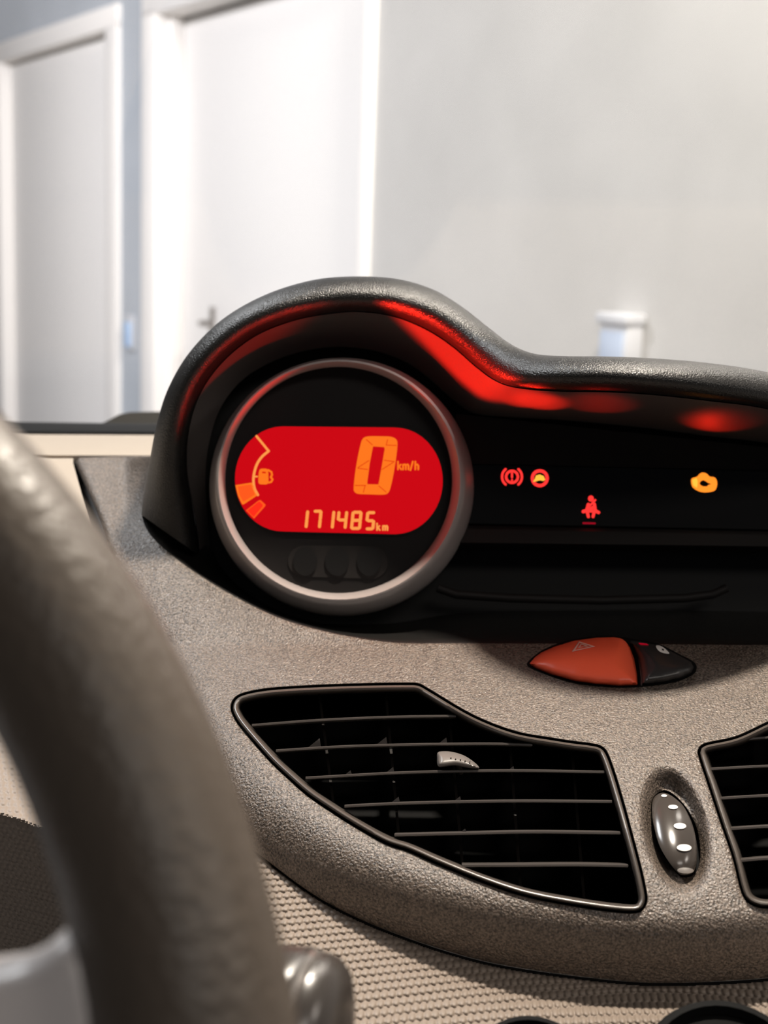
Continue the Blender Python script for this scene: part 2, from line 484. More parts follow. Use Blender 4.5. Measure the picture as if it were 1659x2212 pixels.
VL = [(497, 1529), (503, 1510), (525, 1496), (585, 1485), (690, 1478.5), (795, 1475), (880, 1474), (906, 1476), (930, 1489), (1000, 1531), (1052, 1556.5), (1119, 1580),
      (1199, 1594), (1238, 1600), (1278, 1605), (1300, 1611), (1314, 1627), (1330, 1670), (1350, 1737), (1369.5, 1809), (1387, 1876),
      (1398, 1928), (1399, 1948), (1391, 1965), (1372, 1974), (1319, 1971), (1225, 1957), (1131, 1938), (1037, 1907), (943, 1869),
      (880, 1841), (830, 1824), (760, 1785), (707, 1751), (662, 1720), (620, 1683), (585, 1650), (550, 1611), (515, 1569), (501, 1545)]
VR = [(2010, 1490), (1990, 1474), (1900, 1472), (1800, 1490), (1730, 1527), (1659, 1557.6), (1591, 1589), (1533, 1602), (1514, 1609), (1506, 1624), (1512, 1649), (1530, 1703), (1556, 1781), (1580, 1851),
      (1596, 1915), (1606, 1941), (1624, 1957), (1659, 1964), (1720, 1955), (1800, 1915), (1900, 1800), (1980, 1620), (2012, 1520)]
VLc = resample(cr(VL, 6, True), 7); VRc = resample(cr(VR, 6, True), 7)
TWH = resample(cr([(1409, 1725), (1424, 1710), (1443, 1708), (1467, 1726), (1490, 1755), (1507, 1792), (1514, 1835), (1512, 1866), (1504, 1886), (1487, 1896),
                   (1466, 1892), (1444, 1866), (1422, 1828), (1409, 1781), (1405, 1750)], 6, True), 5)
HZ_ = [(1138, 1434), (1166, 1408), (1199, 1392.5), (1240, 1380), (1289, 1374), (1330, 1374), (1385, 1383), (1423, 1391), (1470, 1414), (1498, 1429), (1505, 1443), (1497, 1457), (1470, 1470), (1433, 1478),
       (1378, 1484), (1337, 1485), (1289, 1482), (1240, 1475), (1192, 1461), (1156, 1447)]
# the switch notches the top edge of the fascia: only the part below the edge is cut
fas = panel('fascia_panel', fas_out, [VLc, VRc, TWH], Dfascia, 'fascia', dash, 9.0,
            skirt=((1.0, 0.0015), (0.5, 0.012), (0.0, 0.03)), hskirt=((1.2, 0.0008), (1.0, 0.003), (0.5, 0.014)))

# lower textured panel below the fascia
def fab_relief(u, v, pu=0.0031, pv=0.0026):
    row = np.floor(v / pv); fv = v / pv - row - 0.5
    fu = u / pu + 0.5 * (row % 2); fu = fu - np.floor(fu) - 0.5
    r = np.sqrt((fu / 0.52) ** 2 + (fv / 0.55) ** 2)
    return np.sqrt(np.clip(1 - r * r, 0, 1))


def grid_panel(name, xs, ys, D, keep, m, parent, amp=0.0011, label=None, sl=1.4, pu=0.0031, pv=0.0026):
    X, Y = np.meshgrid(xs, ys); pts = np.stack([X.ravel(), Y.ravel()], 1)
    d = D(pts); u = (pts[:, 0] - W / 2) / F * d; v = (pts[:, 1] - H / 2) / F * d * sl
    d = d - amp * fab_relief(u + 5, v + 5, pu, pv) * ((pts[:, 0] < 1755) & (pts[:, 1] < 2290) & (pts[:, 0] > -60))
    V = [P(x, y, z) for (x, y), z in zip(pts, d)]
    nx, ny = len(xs), len(ys); ok = keep(pts).reshape(ny, nx)
    Fc = [(j * nx + i, j * nx + i + 1, (j + 1) * nx + i + 1, (j + 1) * nx + i) for j in range(ny - 1) for i in range(nx - 1) if ok[j, i] and ok[j + 1, i + 1]]
    used = sorted({i for f in Fc for i in f}); mp = {a: b for b, a in enumerate(used)}
    return obj(name, [V[i] for i in used], [[mp[i] for i in f] for f in Fc], m, parent, label=label, angle=180)


lowx = LOW[::-1]; lowpts = lowx[np.argsort(lowx[:, 0])]
lowd = Dfascia(lowpts)
def Dfab(v):
    x, y = v[:, 0], v[:, 1]
    ed = np.interp(x, lowpts[:, 0], lowpts[:, 1]); de_ = np.interp(x, lowpts[:, 0], lowd)
    d = de_ + 0.004 - 0.00023 * (y - ed)
    d = d + 0.006 * np.exp(-((y - 2150) / 28) ** 2 - ((x - 1400) / 210) ** 2) * 0.7
    return d + 0.004 * np.clip(1 - (y - ed) / 16, 0, 1) ** 2
def keepfab(p): return (p[:, 1] > np.interp(p[:, 0], lowpts[:, 0], lowpts[:, 1]) + 7)
grid_panel('lower_panel', np.concatenate([np.arange(225, 500, 9.0), np.arange(500, 1760, 2.6), np.arange(1770, 2300, 24.0)]), np.concatenate([np.arange(1290, 1800, 8.0), np.arange(1800, 2296, 2.0), np.arange(2305, 2760, 24.0)]), Dfab, keepfab, 'fabric', dash, amp=0.0017, sl=1.65, pv=0.0031)

dl = Dfascia(LOW)
gapn = np.stack([np.gradient(LOW[:, 1]), -np.gradient(LOW[:, 0])], 1); gapn /= np.linalg.norm(gapn, axis=1)[:, None]
loft('seam_gap', [[P(*(p + n * k), d + 0.016) for p, n, d in zip(LOW, gapn, dl)] for k in (-14, 22)], 'black', dash)

# driver-side panel seen through the steering wheel: a sloping shelf and the face below it
def Ddrv(v):
    x, y = v[:, 0], v[:, 1]
    return 0.690 - 0.00034 * (y - 1500) + 0.00003 * (200 - x)
DX = np.concatenate([np.arange(-1300, -60, 30.0), np.arange(-60, 330, 3.0)])
grid_panel('driver_shelf', DX, np.arange(1400, 1900, 2.6), Ddrv, lambda p: p[:, 1] < 1757 + 0.30 * p[:, 0] + 0.0006 * np.clip(p[:, 0], 0, 400) ** 2 + 2, 'fabric', dash)
def Ddrv2(v):
    x, y = v[:, 0], v[:, 1]; e = 1757 + 0.30 * x + 0.0006 * np.clip(x, 0, 400) ** 2
    return Ddrv(np.stack([x, e], 1)) + 0.00014 * (y - e) + 0.002 - 0.002 * np.clip(1 - (y - e) / 14, 0, 1) ** 2
grid_panel('driver_face', DX, np.concatenate([np.arange(1340, 1600, 12.0), np.arange(1600, 2296, 3.0), np.arange(2300, 2900, 25.0)]), Ddrv2, lambda p: p[:, 1] > 1757 + 0.30 * p[:, 0] + 0.0006 * np.clip(p[:, 0], 0, 400) ** 2 - 3, 'fabric', dash, sl=1.1)

loft('dash_core', [[P(x, y, d) for x in (-1300, -300, 300, 800)] for y, d in ((1250, .84), (1600, .78), (2100, .72), (2900, .66))], 'black', dash)
# dash top towards the windscreen
def strip(name, rows, m, parent, label=None):
    return loft(name, [[P(x, y, d) for x, y, d in r] for r in rows], m, parent, label=label, angle=35)
XS = [-1300, 0, 170, 345, 600, 1000, 1500, 2100]
strip('dash_top', [[(x, 938 + 0.006 * x, 1.02) for x in XS], [(x, 960 + 0.006 * x, 0.955) for x in XS], [(x, 979 + 0.004 * x, 0.905) for x in XS],
                   [(x, 983 + 0.004 * x, 0.902) for x in XS], [(x, 1005 + 0.004 * x, 0.915) for x in XS]], 'dashtop', dash)
strip('driver_dash_top', [[(x, 1005, 0.93) for x in (-1300, 0, 100, 150, 158)], [(x, 990, 0.87) for x in (-1300, 0, 100, 150, 158)], [(x, 994, 0.862) for x in (-1300, 0, 100, 150, 158)],
                          [(x, 1001, 0.855) for x in (-1300, 0, 100, 150, 158)], [(x, 1150, 0.78) for x in (-1300, 0, 100, 160, 200)], [(x, 1500, 0.70) for x in (-1300, 0, 100, 240, 320)]], 'dashtop', dash)
strip('seam_filler', [[(150, 1000, 0.87), (190, 1000, 0.87)], [(190, 1300, 0.82), (330, 1300, 0.82)], [(300, 1600, 0.76), (480, 1600, 0.76)], [(450, 1850, 0.72), (700, 1850, 0.72)]], 'black', dash)

seal = thing('windscreen_seal', 'black rubber strip along the foot of the windscreen', 'seal', P(150, 930, 1.05))
strip('seal_strip', [[(x, 934 + 0.008 * x, 1.04) for x in XS], [(x, 930 + 0.008 * x, 1.035) for x in XS], [(x, 914 + 0.012 * x, 1.06) for x in XS],
                     [(x, 911 + 0.012 * x, 1.09) for x in XS], [(x, 960 + 0.012 * x, 1.12) for x in XS]], 'seal', seal)
cw = [(214, 919), (235, 908), (258, 896), (280, 891), (330, 890), (420, 889), (560, 890), (560, 930), (400, 928), (214, 924)]
wc = thing('wiper_cowl', 'dark grey wedge of wiper cowl outside the windscreen base', 'wiper cowl', P(380, 925, 1.2))
panel('cowl_cover', resample(np.array(cw, float), 8), [], lambda v: np.full(len(v), 1.16), 'cowl', wc, 14, skirt=((1, 0.004), (0, 0.10)))

gz = thing('windscreen', 'clear windscreen glass between the dashboard and the room', 'windscreen', P(830, 900, 1.15), kind='structure')
b0 = [P(x, 925 + 0.012 * x, 1.075) for x in (-900, 0, 830, 1659, 2600)]
t0 = [p + Vector((-p.x * 0.12, -0.72, 0.62)) for p in b0]
t0 = [b + (t - b) * 0.99 for b, t in zip(b0, t0)]
th = Vector((0, 0.003, 0.003))
loft('pane', [b0, t0, [p + th for p in t0], [p + th for p in b0], b0], 'glass', gz)

# ------------------------------------------------------------------ instrument hood
hood = thing('instrument_hood', 'black grained instrument hood arching over the speedometer', 'instrument hood', P(740, 1390, 0.75))
T = [  # outer silhouette, lip edge, liner back edge, lip depth
    (305, 1112, 424, 1196, 452, 1170, 0.769), (313, 1050, 408, 1085, 447, 1100, 0.761), (324, 990, 396, 1005, 444, 1035, 0.753), (340, 910, 403, 917, 450, 965, 0.744),
    (365, 835, 430, 838, 473, 888, 0.736), (410, 760, 480, 771, 518, 826, 0.728), (480, 690, 550, 717, 580, 785, 0.722), (570, 638, 630, 685, 650, 760, 0.718),
    (670, 606, 705, 670, 715, 750, 0.717), (760, 597, 775, 665, 775, 752, 0.717), (855, 602, 850, 675, 835, 765, 0.717), (935, 625, 920, 702, 890, 790, 0.716),
    (1000, 664, 980, 740, 935, 825, 0.710), (1055, 707, 1035, 787, 980, 865, 0.698), (1105, 744, 1078, 817, 1020, 892, 0.680), (1155, 764, 1125, 831, 1080, 900, 0.661),
    (1220, 769, 1210, 837, 1190, 906, 0.645), (1310, 770, 1310, 838, 1300, 915, 0.635), (1410, 774, 1410, 844, 1410, 926, 0.632), (1530, 784, 1530, 857, 1530, 942, 0.637),
    (1659, 804, 1659, 875, 1659, 957, 0.653), (1850, 850, 1850, 925, 1850, 990, 0.690), (2010, 905, 2010, 985, 2010, 1040, 0.725)]
S = cr(T, 7)
O2, I2, B2, DL = S[:, 0:2], S[:, 2:4], S[:, 4:6], S[:, 6]
DBK = np.maximum(0.772, DL + 0.030)
rows = []
for k, dd in ((1.25, .20), (0.8, .165), (0.4, .11), (0.14, .055)):
    rows.append([P(*(o + (b - o) * k), d + .020 + dd) for o, b, d in zip(O2, B2, DL)])
nb = 12
for j in range(nb + 1):
    th_ = PI * j / nb; f = (1 - math.cos(th_)) / 2
    rows.append([P(*(o + (i - o) * f), d + .020 * (1 - f) + .014 * f - 0.0165 * math.sin(th_)) for o, i, d in zip(O2, I2, DL)])
def toward(i, b, r):
    v = b - i; return i + v / (np.linalg.norm(v) + 1e-9) * r
rows.append([P(*toward(i, b, 7), d + .019) for i, b, d in zip(I2, B2, DL)])
rows.append([P(*toward(i, b, 4), d + .025) for i, b, d in zip(I2, B2, DL)])
loft('hood_shell', rows, 'hood', hood, angle=60)
rows = []
rows.append([P(*toward(i, b, 6), d + .026) for i, b, d in zip(I2, B2, DL)])
rows.append([P(*toward(i, b, 9.5), d + .0195) for i, b, d in zip(I2, B2, DL)])
for k in (0.2, 0.4, 0.6, 0.8, 1.0):
    rows.append([P(*(toward(i, b, 10) * (1 - k) + b * k), (d + .020) * (1 - k) + e * k) for i, b, d, e in zip(I2, B2, DL, DBK)])
loft('cowl_liner', rows, 'liner', hood, angle=60)

# floor of the hood, from the fascia edge back to the panel
FB = np.array([(452, 1150), (452, 1165), (458, 1190), (480, 1230), (520, 1270), (580, 1310), (660, 1340), (740, 1350), (860, 1345), (1000, 1325), (1300, 1318), (1659, 1322), (2060, 1330)], float)
fb = cr(FB, 8)
de = Dfascia(EBc)
rows = [[P(x, y + 1.5, d + 0.006) for (x, y), d in zip(EBc, de)]]
rows.append([P(x, y - 0.5, d + 0.0005) for (x, y), d in zip(EBc, de)])
rows.append([P(x, y - 3, d + 0.0015) for (x, y), d in zip(EBc, de)])
for k in (0.2, 0.45, 0.75, 1.0):
    rows.append([P(*(e * (1 - k) + f * k), (d + 0.002) * (1 - k) + 0.797 * k) for e, f, d in zip(EBc, fb, de)])
loft('hood_floor', rows, 'hood', hood)
back = resample(np.array([(410, 1210), (425, 1000), (470, 850), (560, 770), (740, 735), (900, 775), (1010, 860), (1300, 885), (1700, 930), (2080, 1010), (2080, 1420), (700, 1420), (520, 1330)], float), 30)
flat('back_panel', back, 0.799, 'black', hood, thick=0.004)

# ------------------------------------------------------------------ warning lamp panel
wp = thing('warning_light_panel', 'dark panel of lit red and amber warning lights right of the speedometer', 'warning panel', P(1330, 1140, 0.785))
def quad(x0, x1, ya, yb, yc, yd): return resample(np.array([(x0, ya), (x1, yb), (x1, yd), (x0, yc)], float), 25)
flat('upper_strip', quad(985, 2060, 894, 1010, 1001, 1024), 0.770, 'strip', wp, thick=0.006)
flat('lamp_panel', quad(985, 2060, 1003, 1026, 1130, 1152), 0.774, 'gloss', wp, thick=0.004)
strip('lower_ledge', [[(x, 1134 + 0.020 * (x - 985), 0.774) for x in range(985, 2061, 215)], [(x, 1142 + 0.020 * (x - 985), 0.764) for x in range(985, 2061, 215)],
                      [(x, 1172 + 0.012 * (x - 985), 0.760) for x in range(985, 2061, 215)], [(x, 1186 + 0.012 * (x - 985), 0.776) for x in range(985, 2061, 215)]], 'strip', wp)
sweep('tray_ridge', [P(x, y, 0.772) for x, y in ((945, 1270), (985, 1284), (1100, 1292), (1300, 1297), (1480, 1292), (1540, 1284), (1570, 1270))], 0.0025, 'strip', wp, seg=8)


def stroke(pts, wd, n=5):
    """outline polygon of a round-ended line of pixel width wd."""
    p = np.array(pts, float); L, R = [], []
    for i in range(len(p)):
        a = p[max(i - 1, 0)]; b = p[min(i + 1, len(p) - 1)]; t = (b - a) / (np.linalg.norm(b - a) + 1e-9)
        nn = np.array([-t[1], t[0]])
        k = 1.0
        if 0 < i < len(p) - 1:
            t1 = (p[i] - a) / (np.linalg.norm(p[i] - a) + 1e-9); k = 1 / max(0.5, abs(np.dot(np.array([-t1[1], t1[0]]), nn)))
        L.append(p[i] + nn * wd / 2 * k); R.append(p[i] - nn * wd / 2 * k)
    def cap(c, t):
        nn = np.array([-t[1], t[0]])
        return [c + wd / 2 * (nn * math.cos(a) + t * math.sin(a)) for a in np.linspace(0, PI, n + 2)[1:-1]]
    te = p[-1] - p[-2]; te /= np.linalg.norm(te); ts = p[0] - p[1]; ts /= np.linalg.norm(ts)
    return np.array(L + cap(p[-1], te) + R[::-1] + cap(p[0], ts))


def glyph(name, outlines, d, m, parent, label=None, thick=0.0006):
    """several flat strokes of one symbol in one mesh; an entry may be (outline, [holes])."""
    V, Fc = [], []
    for ol in outlines:
        ol, hs_ = ol if isinstance(ol, tuple) else (ol, [])
        v2, tri, loops = fill(ol, hs_, 1000)
        b = len(V); V += [P(x, y, d) for x, y in v2]; Fc += [tuple(b + i for i in t) for t in tri]
        for lp in loops:
            b2 = len(V); V += [P(*v2[i], d + thick) for i in lp]; n = len(lp)
            Fc += [(b + lp[i], b + lp[(i + 1) % n], b2 + (i + 1) % n, b2 + i) for i in range(n)]
    return obj(name, V, Fc, m, parent, smooth=False, label=label)


def arc(cx, cy, r, a0, a1, n=12, ry=None):
    return [(cx + r * math.cos(math.radians(a0 + (a1 - a0) * i / n)), cy + (ry or r) * math.sin(math.radians(a0 + (a1 - a0) * i / n))) for i in range(n + 1)]


DW = 0.7732
def ringo(cx, cy, r1, r2, n=28): return (ell(cx, cy, r1, r1, n), [ell(cx, cy, r2, r2, n)])
glyph('brake_light', [ringo(1106, 1030, 15.5, 10.0), stroke([(1106, 1022.5), (1106, 1031)], 4.6), stroke([(1106, 1036.5), (1106, 1037.5)], 4.4),
                      stroke(arc(1106, 1030, 21.5, 130, 230), 5), stroke(arc(1106, 1030, 21.5, -50, 50), 5)], DW, 'warn', wp, 'red circled exclamation brake warning light')
ab = glyph('steering_light', [ringo(1166, 1033, 19.5, 12.5)], DW, 'warn', wp, 'round red warning light with a yellow hub')
glyph('hub', [np.array([(1155, 1035), (1158, 1027), (1166, 1025), (1174, 1028), (1178, 1036), (1174, 1039), (1166, 1037.5), (1157, 1040), (1151, 1041)], float)], DW - 0.0002, 'warn_hot', ab)
sb = glyph('seat_belt_light', [ell(1276.5, 1077, 6.2, 6.6), stroke([(1271, 1090), (1268, 1102)], 7.5), stroke([(1284, 1089), (1286, 1103)], 6.5), stroke([(1271, 1101), (1284, 1095)], 7),
                               stroke([(1286, 1080), (1269, 1098)], 4.2), stroke([(1260, 1105), (1267, 1103)], 7.5), stroke([(1293, 1107), (1287, 1104)], 7),
                               stroke([(1268, 1104), (1271, 1116)], 6.5), stroke([(1284, 1104), (1281, 1116)], 6.5), stroke([(1270, 1104), (1283, 1104)], 6)], DW, 'warn', wp, 'red seated figure seat belt warning light')
glyph('belt_reflection', [stroke([(1260, 1130), (1285, 1130.5)], 4.0)], DW, 'warn_dim', wp, 'dim red reflection of the seat belt light drawn as a bar')  # reflection of the belt light, drawn as a dim glowing bar
E_ = lambda L: np.array([(1460 + x / 11.85, 1000 + y / 11.85) for x, y in L])
glyph('engine_light', [(resample(cr(E_([(390, 430), (440, 380), (540, 350), (620, 270), (700, 248), (790, 275), (870, 350), (970, 362), (1030, 410), (1058, 520), (1040, 630), (980, 715), (800, 752), (640, 742), (500, 680), (410, 590)]), 4, True), 2.5),
                        [E_([(605, 520), (640, 465), (700, 440), (760, 465), (830, 515), (905, 540), (830, 565), (800, 600), (700, 602), (630, 570)])])], DW, 'warn_amber', wp, 'amber engine outline warning light')
glyph('engine_glow_block', [resample(E_([(420, 430), (530, 380), (560, 480), (540, 640), (440, 570)]), 2.5)], DW - 0.0002, 'warn_hot', wp)  # glow of the engine lamp, drawn as a brighter block

RED = (1.0, 0.016, 0.006)
spot('brake_lamp_glow', P(1108, 1010, 0.762), P(1128, 868, 0.715), 0.10, RED, 32, 0.5)
spot('steering_lamp_glow', P(1166, 1012, 0.762), P(1170, 862, 0.715), 0.10, RED, 32, 0.5)
spot('belt_lamp_glow', P(1282, 1060, 0.761), P(1292, 862, 0.705), 0.04, RED, 36, 0.6)
spot('engine_lamp_glow', P(1522, 1020, 0.762), P(1548, 905, 0.735), 0.06, RED, 60, 0.6)

# ------------------------------------------------------------------ speedometer
sp = thing('speedometer', 'round digital speedometer in a satin metal ring reading zero', 'speedometer', P(737, 1325, 0.76))
NR = 96
def circ(cx, cy, rx, ry, d): return [P(x, y, d) for x, y in ell(cx, cy, rx, ry, NR)]
prof = [(738, 1052, 286, 279, .780), (738, 1051, 285.5, 278.5, .764), (738, 1050, 284, 277, .759), (737, 1047, 279, 273, .754), (735, 1042, 272, 267, .7488), (734, 1039, 266, 262, .7462), (733, 1038, 261, 257, .7460),
        (732.5, 1037.5, 256, 253, .748), (732, 1037, 250, 248, .752), (731.5, 1037, 246, 245, .758), (731.5, 1037, 244.5, 244, .768)]
loft('bezel_ring', [circ(*p) for p in prof], 'ring', sp, closed=True)
flat('dial_face', ell(732, 1037, 250, 250, 64), 0.7655, 'dial', sp, thick=0.004, step=60)
def capsule(x0, x1, y0a, y0b, y1a, y1b, rx):
    a = np.linspace(PI / 2, 3 * PI / 2, 22); cl = np.array([x0 + rx, (y0a + y1a) / 2]); L = np.stack([cl[0] + rx * np.cos(a), cl[1] - (y1a - y0a) / 2 * np.sin(a)], 1)
    cr_ = np.array([x1 - rx, (y0b + y1b) / 2]); R = np.stack([cr_[0] - rx * np.cos(a), cr_[1] + (y1b - y0b) / 2 * np.sin(a)], 1)
    return np.vstack([L, R])
lcd_o = capsule(507.5, 956.5, 921, 923.5, 1148, 1154, 104)
DLCD = 0.7640
flat('lcd_rim', offset(resample(lcd_o, 8), -4), DLCD + 0.0004, 'black', sp, thick=0.002, step=60)
lcd = flat('lcd_screen', resample(lcd_o, 8), DLCD, 'lcd', sp, thick=0.001, step=50, label='glowing red screen')
Z = lambda L: np.array([(500 + x / 3.6065, 900 + y / 3.6065) for x, y in L])
DG = DLCD - 0.0006
zo = resample(cr(Z([(1010, 200), (1030, 165), (1070, 153), (1170, 153), (1245, 157), (1285, 178), (1293, 215), (1283, 320), (1262, 450), (1240, 550), (1222, 593), (1185, 608), (1080, 606), (985, 602), (958, 585), (952, 560), (962, 450), (983, 320)]), 4, True), 5)
zi = resample(Z([(1103, 232), (1196, 238), (1172, 380), (1145, 528), (1056, 526), (1078, 360)]), 6)
zero = glyph('speed_digit', [(zo, [zi])], DG, 'amber', lcd, 'large amber zero')
for a, b in (((1050, 178), (1098, 220)), ((1216, 178), (1206, 220)), ((1206, 222), (1284, 224)), ((985, 398), (1070, 342)), ((985, 402), (1062, 412)), ((1190, 340), (1268, 350)), ((1172, 412), (1262, 355)),
             ((962, 536), (1046, 536)), ((1040, 540), (1028, 590)), ((1148, 540), (1205, 588))):
    glyph('segment_gap', [stroke(Z([a, b]), 1.6)], DG - 0.0003, 'lcd_line', zero)
# odometer
def seg7(ch, L, R, y0, y1, sk=-13.0, wd=24):
    def q(x, y): return (x + sk * (y - y0) / (y1 - y0), y)
    ym = (y0 + y1) / 2; gp = 6
    sg = {'a': [(L + 10, y0), (R - 6, y0)], 'g': [(L + 12, ym), (R - 10, ym)], 'd': [(L + 8, y1), (R - 8, y1)],
          'f': [(L, y0 + gp), (L, ym - gp)], 'b': [(R, y0 + gp), (R, ym - gp)], 'e': [(L, ym + gp), (L, y1 - gp)], 'c': [(R, ym + gp), (R, y1 - gp)]}
    use = {'1': 'bc', '7': 'abc', '4': 'fgbc', '8': 'abcdefg', '5': 'afgcd'}[ch]
    return [stroke(Z([q(*sg[u][0]), q(*sg[u][1])]), wd / 3.6065, 4) for u in use]
for ch, L, R, dy in (('1', 540, 594, 0), ('7', 642, 698, 1), ('1', 740, 798, 4), ('4', 838, 898, 6), ('8', 948, 1010, 9), ('5', 1062, 1114, 12)):
    glyph('odometer_digit', seg7(ch, L, R, 736 + dy, 862 + dy), DG, 'amber2', lcd)
def text_strokes(kind, x, y0, y1, wv, sc_=1.0):
    h = y1 - y0
    if kind == 'k': return [[(x, y0), (x, y1)], [(x + .36 * h, y0 + .38 * h), (x + .05 * h, y0 + .66 * h)], [(x + .14 * h, y0 + .62 * h), (x + .42 * h, y1)]]
    if kind == 'm': return [[(x, y0 + .38 * h), (x, y1)], [(x, y0 + .42 * h), (x + .26 * h, y0 + .36 * h), (x + .34 * h, y0 + .5 * h), (x + .34 * h, y1)], [(x + .36 * h, y0 + .42 * h), (x + .6 * h, y0 + .36 * h), (x + .68 * h, y0 + .5 * h), (x + .68 * h, y1)]]
    if kind == 'h': return [[(x, y0), (x, y1)], [(x, y0 + .45 * h), (x + .26 * h, y0 + .36 * h), (x + .38 * h, y0 + .52 * h), (x + .38 * h, y1)]]
    return [[(x + .3 * h, y0), (x, y1 + .08 * h)]]
def word(name, items, y0, y1, wd, m):
    st = []
    for ch, x in items: st += [stroke(Z(s), wd, 3) for s in text_strokes(ch, x, y0, y1, wd)]
    return glyph(name, st, DG, m, lcd)
word('speed_unit', (('k', 1297), ('m', 1337), ('/', 1394), ('h', 1432)), 350, 412, 3.8, 'amber')
word('odometer_unit', (('k', 1134), ('m', 1180)), 832, 884, 3.6, 'amber2')
# fuel gauge
arcpts = cr(Z([(290, 268), (238, 312), (200, 368), (178, 435), (171, 500), (180, 560), (206, 610)]), 5)
glyph('fuel_scale', [stroke(Z([(195, 152), (288, 266)]), 5.2), stroke(arcpts, 5.6), stroke(Z([(182, 467), (200, 467)]), 3.6)], DG, 'amber2', lcd)
fp = glyph('fuel_pump_symbol', [resample(cr(Z([(214, 430), (224, 408), (250, 405), (282, 412), (288, 470), (284, 522), (245, 528), (212, 520), (210, 470)]), 4, True), 3),
                                stroke(Z([(286, 416), (312, 432), (316, 455), (306, 470), (320, 490), (310, 508), (290, 514)]), 4.2)], DG, 'amber', lcd)
glyph('pump_window', [resample(Z([(238, 428), (268, 428), (268, 442), (238, 442)]), 3)], DG - 0.0003, 'lcd_line', fp)
fbm = glyph('fuel_bar', [resample(Z([(30, 534), (162, 513), (182, 566), (210, 608), (86, 690), (52, 620)]), 5)], DG, 'amber', lcd, 'orange fuel bar')
glyph('bar_infill', [resample(Z([(48, 544), (152, 528), (168, 572), (186, 606), (92, 664), (64, 614)]), 5)], DG - 0.0003, 'amber3', fbm)
fb2 = glyph('fuel_bar', [resample(Z([(112, 730), (222, 645), (270, 690), (176, 795)]), 5)], DG, 'amber3', lcd, 'red reserve fuel bar')
glyph('bar_infill', [resample(Z([(122, 732), (216, 658), (248, 692), (172, 782)]), 5)], DG - 0.0003, 'lcd_bar', fb2)
# three blind round positions below the screen
bb = flat('button_row', capsule(622, 838, 1178, 1180, 1246, 1250, 36), 0.7648, 'strip', sp, thick=0.001)
for cx in (659, 728, 797):
    flat('blank_button', ell(cx, 1213, 26, 31, 28), 0.7638, 'black', bb, thick=0.0012)
spot('added_screen_glow', P(760, 1030, 0.722), P(930, 812, 0.712), 3.4, RED, 62, 0.35, 0.004)  # added red spot ahead of the screen, stands in for its glow
spot('added_screen_glow', P(700, 1030, 0.722), P(540, 850, 0.708), 0.4, RED, 95, 0.5, 0.004)  # weaker added spot, throws red on the left of the cowl

# ------------------------------------------------------------------ hazard and lock switches
HZc = lambda L: np.array(L, float)
def Dhz(v): return Dbase(v) + 0.004
hs_t = thing('hazard_switch', 'orange and black lens shaped hazard and lock switch below the hood', 'switch', P(1325, 1484, 0.68))
hole = resample(cr(HZ_, 5, True), 6)
panel('switch_seat', hole, [], lambda v: Dfascia(v) - 0.0006, 'void', hs_t, 12, skirt=((0, 0.003),))
ho = [(1144, 1433), (1156, 1419), (1170, 1409), (1200, 1396), (1240, 1384), (1289, 1377.5), (1325, 1376.5), (1342, 1379), (1352, 1386), (1361, 1399), (1370, 1423), (1376, 1456), (1377.5, 1480), (1337, 1481.5), (1289, 1478), (1240, 1471), (1192, 1457.5), (1160, 1445), (1148, 1438)]
ho = resample(np.array(ho, float), 5)
def Dridge(v, Hh):
    # crest runs along the middle of the lens
    yc = 1418 + 0.02 * (v[:, 0] - 1320)
    return np.clip(1 - np.abs(v[:, 1] - yc) / 66, 0, 1) * Hh
hb = pillow('hazard_button', ho, lambda v: Dfascia(v) - 0.0005, 0.018, 48, 'hazard', hs_t, 5, back=0.006, label='orange hazard button', power=1.6)
bo = [(1353, 1382), (1385, 1386), (1421, 1393.5), (1446, 1405), (1470, 1417.5), (1493, 1430), (1499, 1442), (1493, 1454), (1470, 1466), (1433, 1474.5), (1385, 1480), (1384, 1456), (1378, 1423), (1368, 1398)]
lb = pillow('lock_button', resample(np.array(bo, float), 5), lambda v: Dfascia(v) - 0.0005, 0.017, 42, 'button', hs_t, 5, back=0.006, label='black door lock button', power=1.6)
def Dhb(v):
    t = np.clip(dist_to(v, ho) / 48, 0, 1); return Dfascia(v) - 0.0005 - 0.018 * (1 - (1 - t) ** 1.6) ** (1 / 1.6) - 0.0010
def Dlb(v):
    t = np.clip(dist_to(v, np.array(bo, float)) / 42, 0, 1); return Dfascia(v) - 0.0005 - 0.017 * (1 - (1 - t) ** 1.6) ** (1 / 1.6) - 0.0010
C4 = lambda L: np.array([(1120 + x / 4.1475, 1360 + y / 4.1475) for x, y in L])
for tri_ in (([(540, 104), (690, 152), (478, 198)], [(548, 118), (655, 150), (508, 183)]), ([(560, 124), (628, 149), (530, 165)], [(566, 134), (606, 149), (548, 157)])):
    panel('triangle_symbol', resample(C4(tri_[0]), 3), [resample(C4(tri_[1]), 3)], Dhb, 'symbol', hb, 50, skirt=((0, 0.0004),))
panel('lock_symbol', resample(cr(C4([(1232, 145), (1262, 142), (1310, 168), (1350, 208), (1342, 217), (1280, 205), (1243, 175)]), 3, True), 3), [resample(C4([(1282, 168), (1306, 178), (1300, 190), (1284, 182)]), 2)], Dlb, 'white', lb, 50, skirt=((0, 0.0004),))
panel('lock_indicator', resample(C4([(1075, 118), (1150, 126), (1168, 138), (1090, 134)]), 3), [], Dlb, 'warn_dim', lb, 50, skirt=((0, 0.0003),))
sweep('highlight_edge', [P(x, y, float(Dfascia(np.array([[x, y]]))[0]) - 0.0012) for x, y in ((1378, 1410), (1383, 1440), (1386, 1465), (1386, 1480))], 0.0004, 'slat', lb, seg=6)  # highlight along the button's edge, built as a thin paler strip


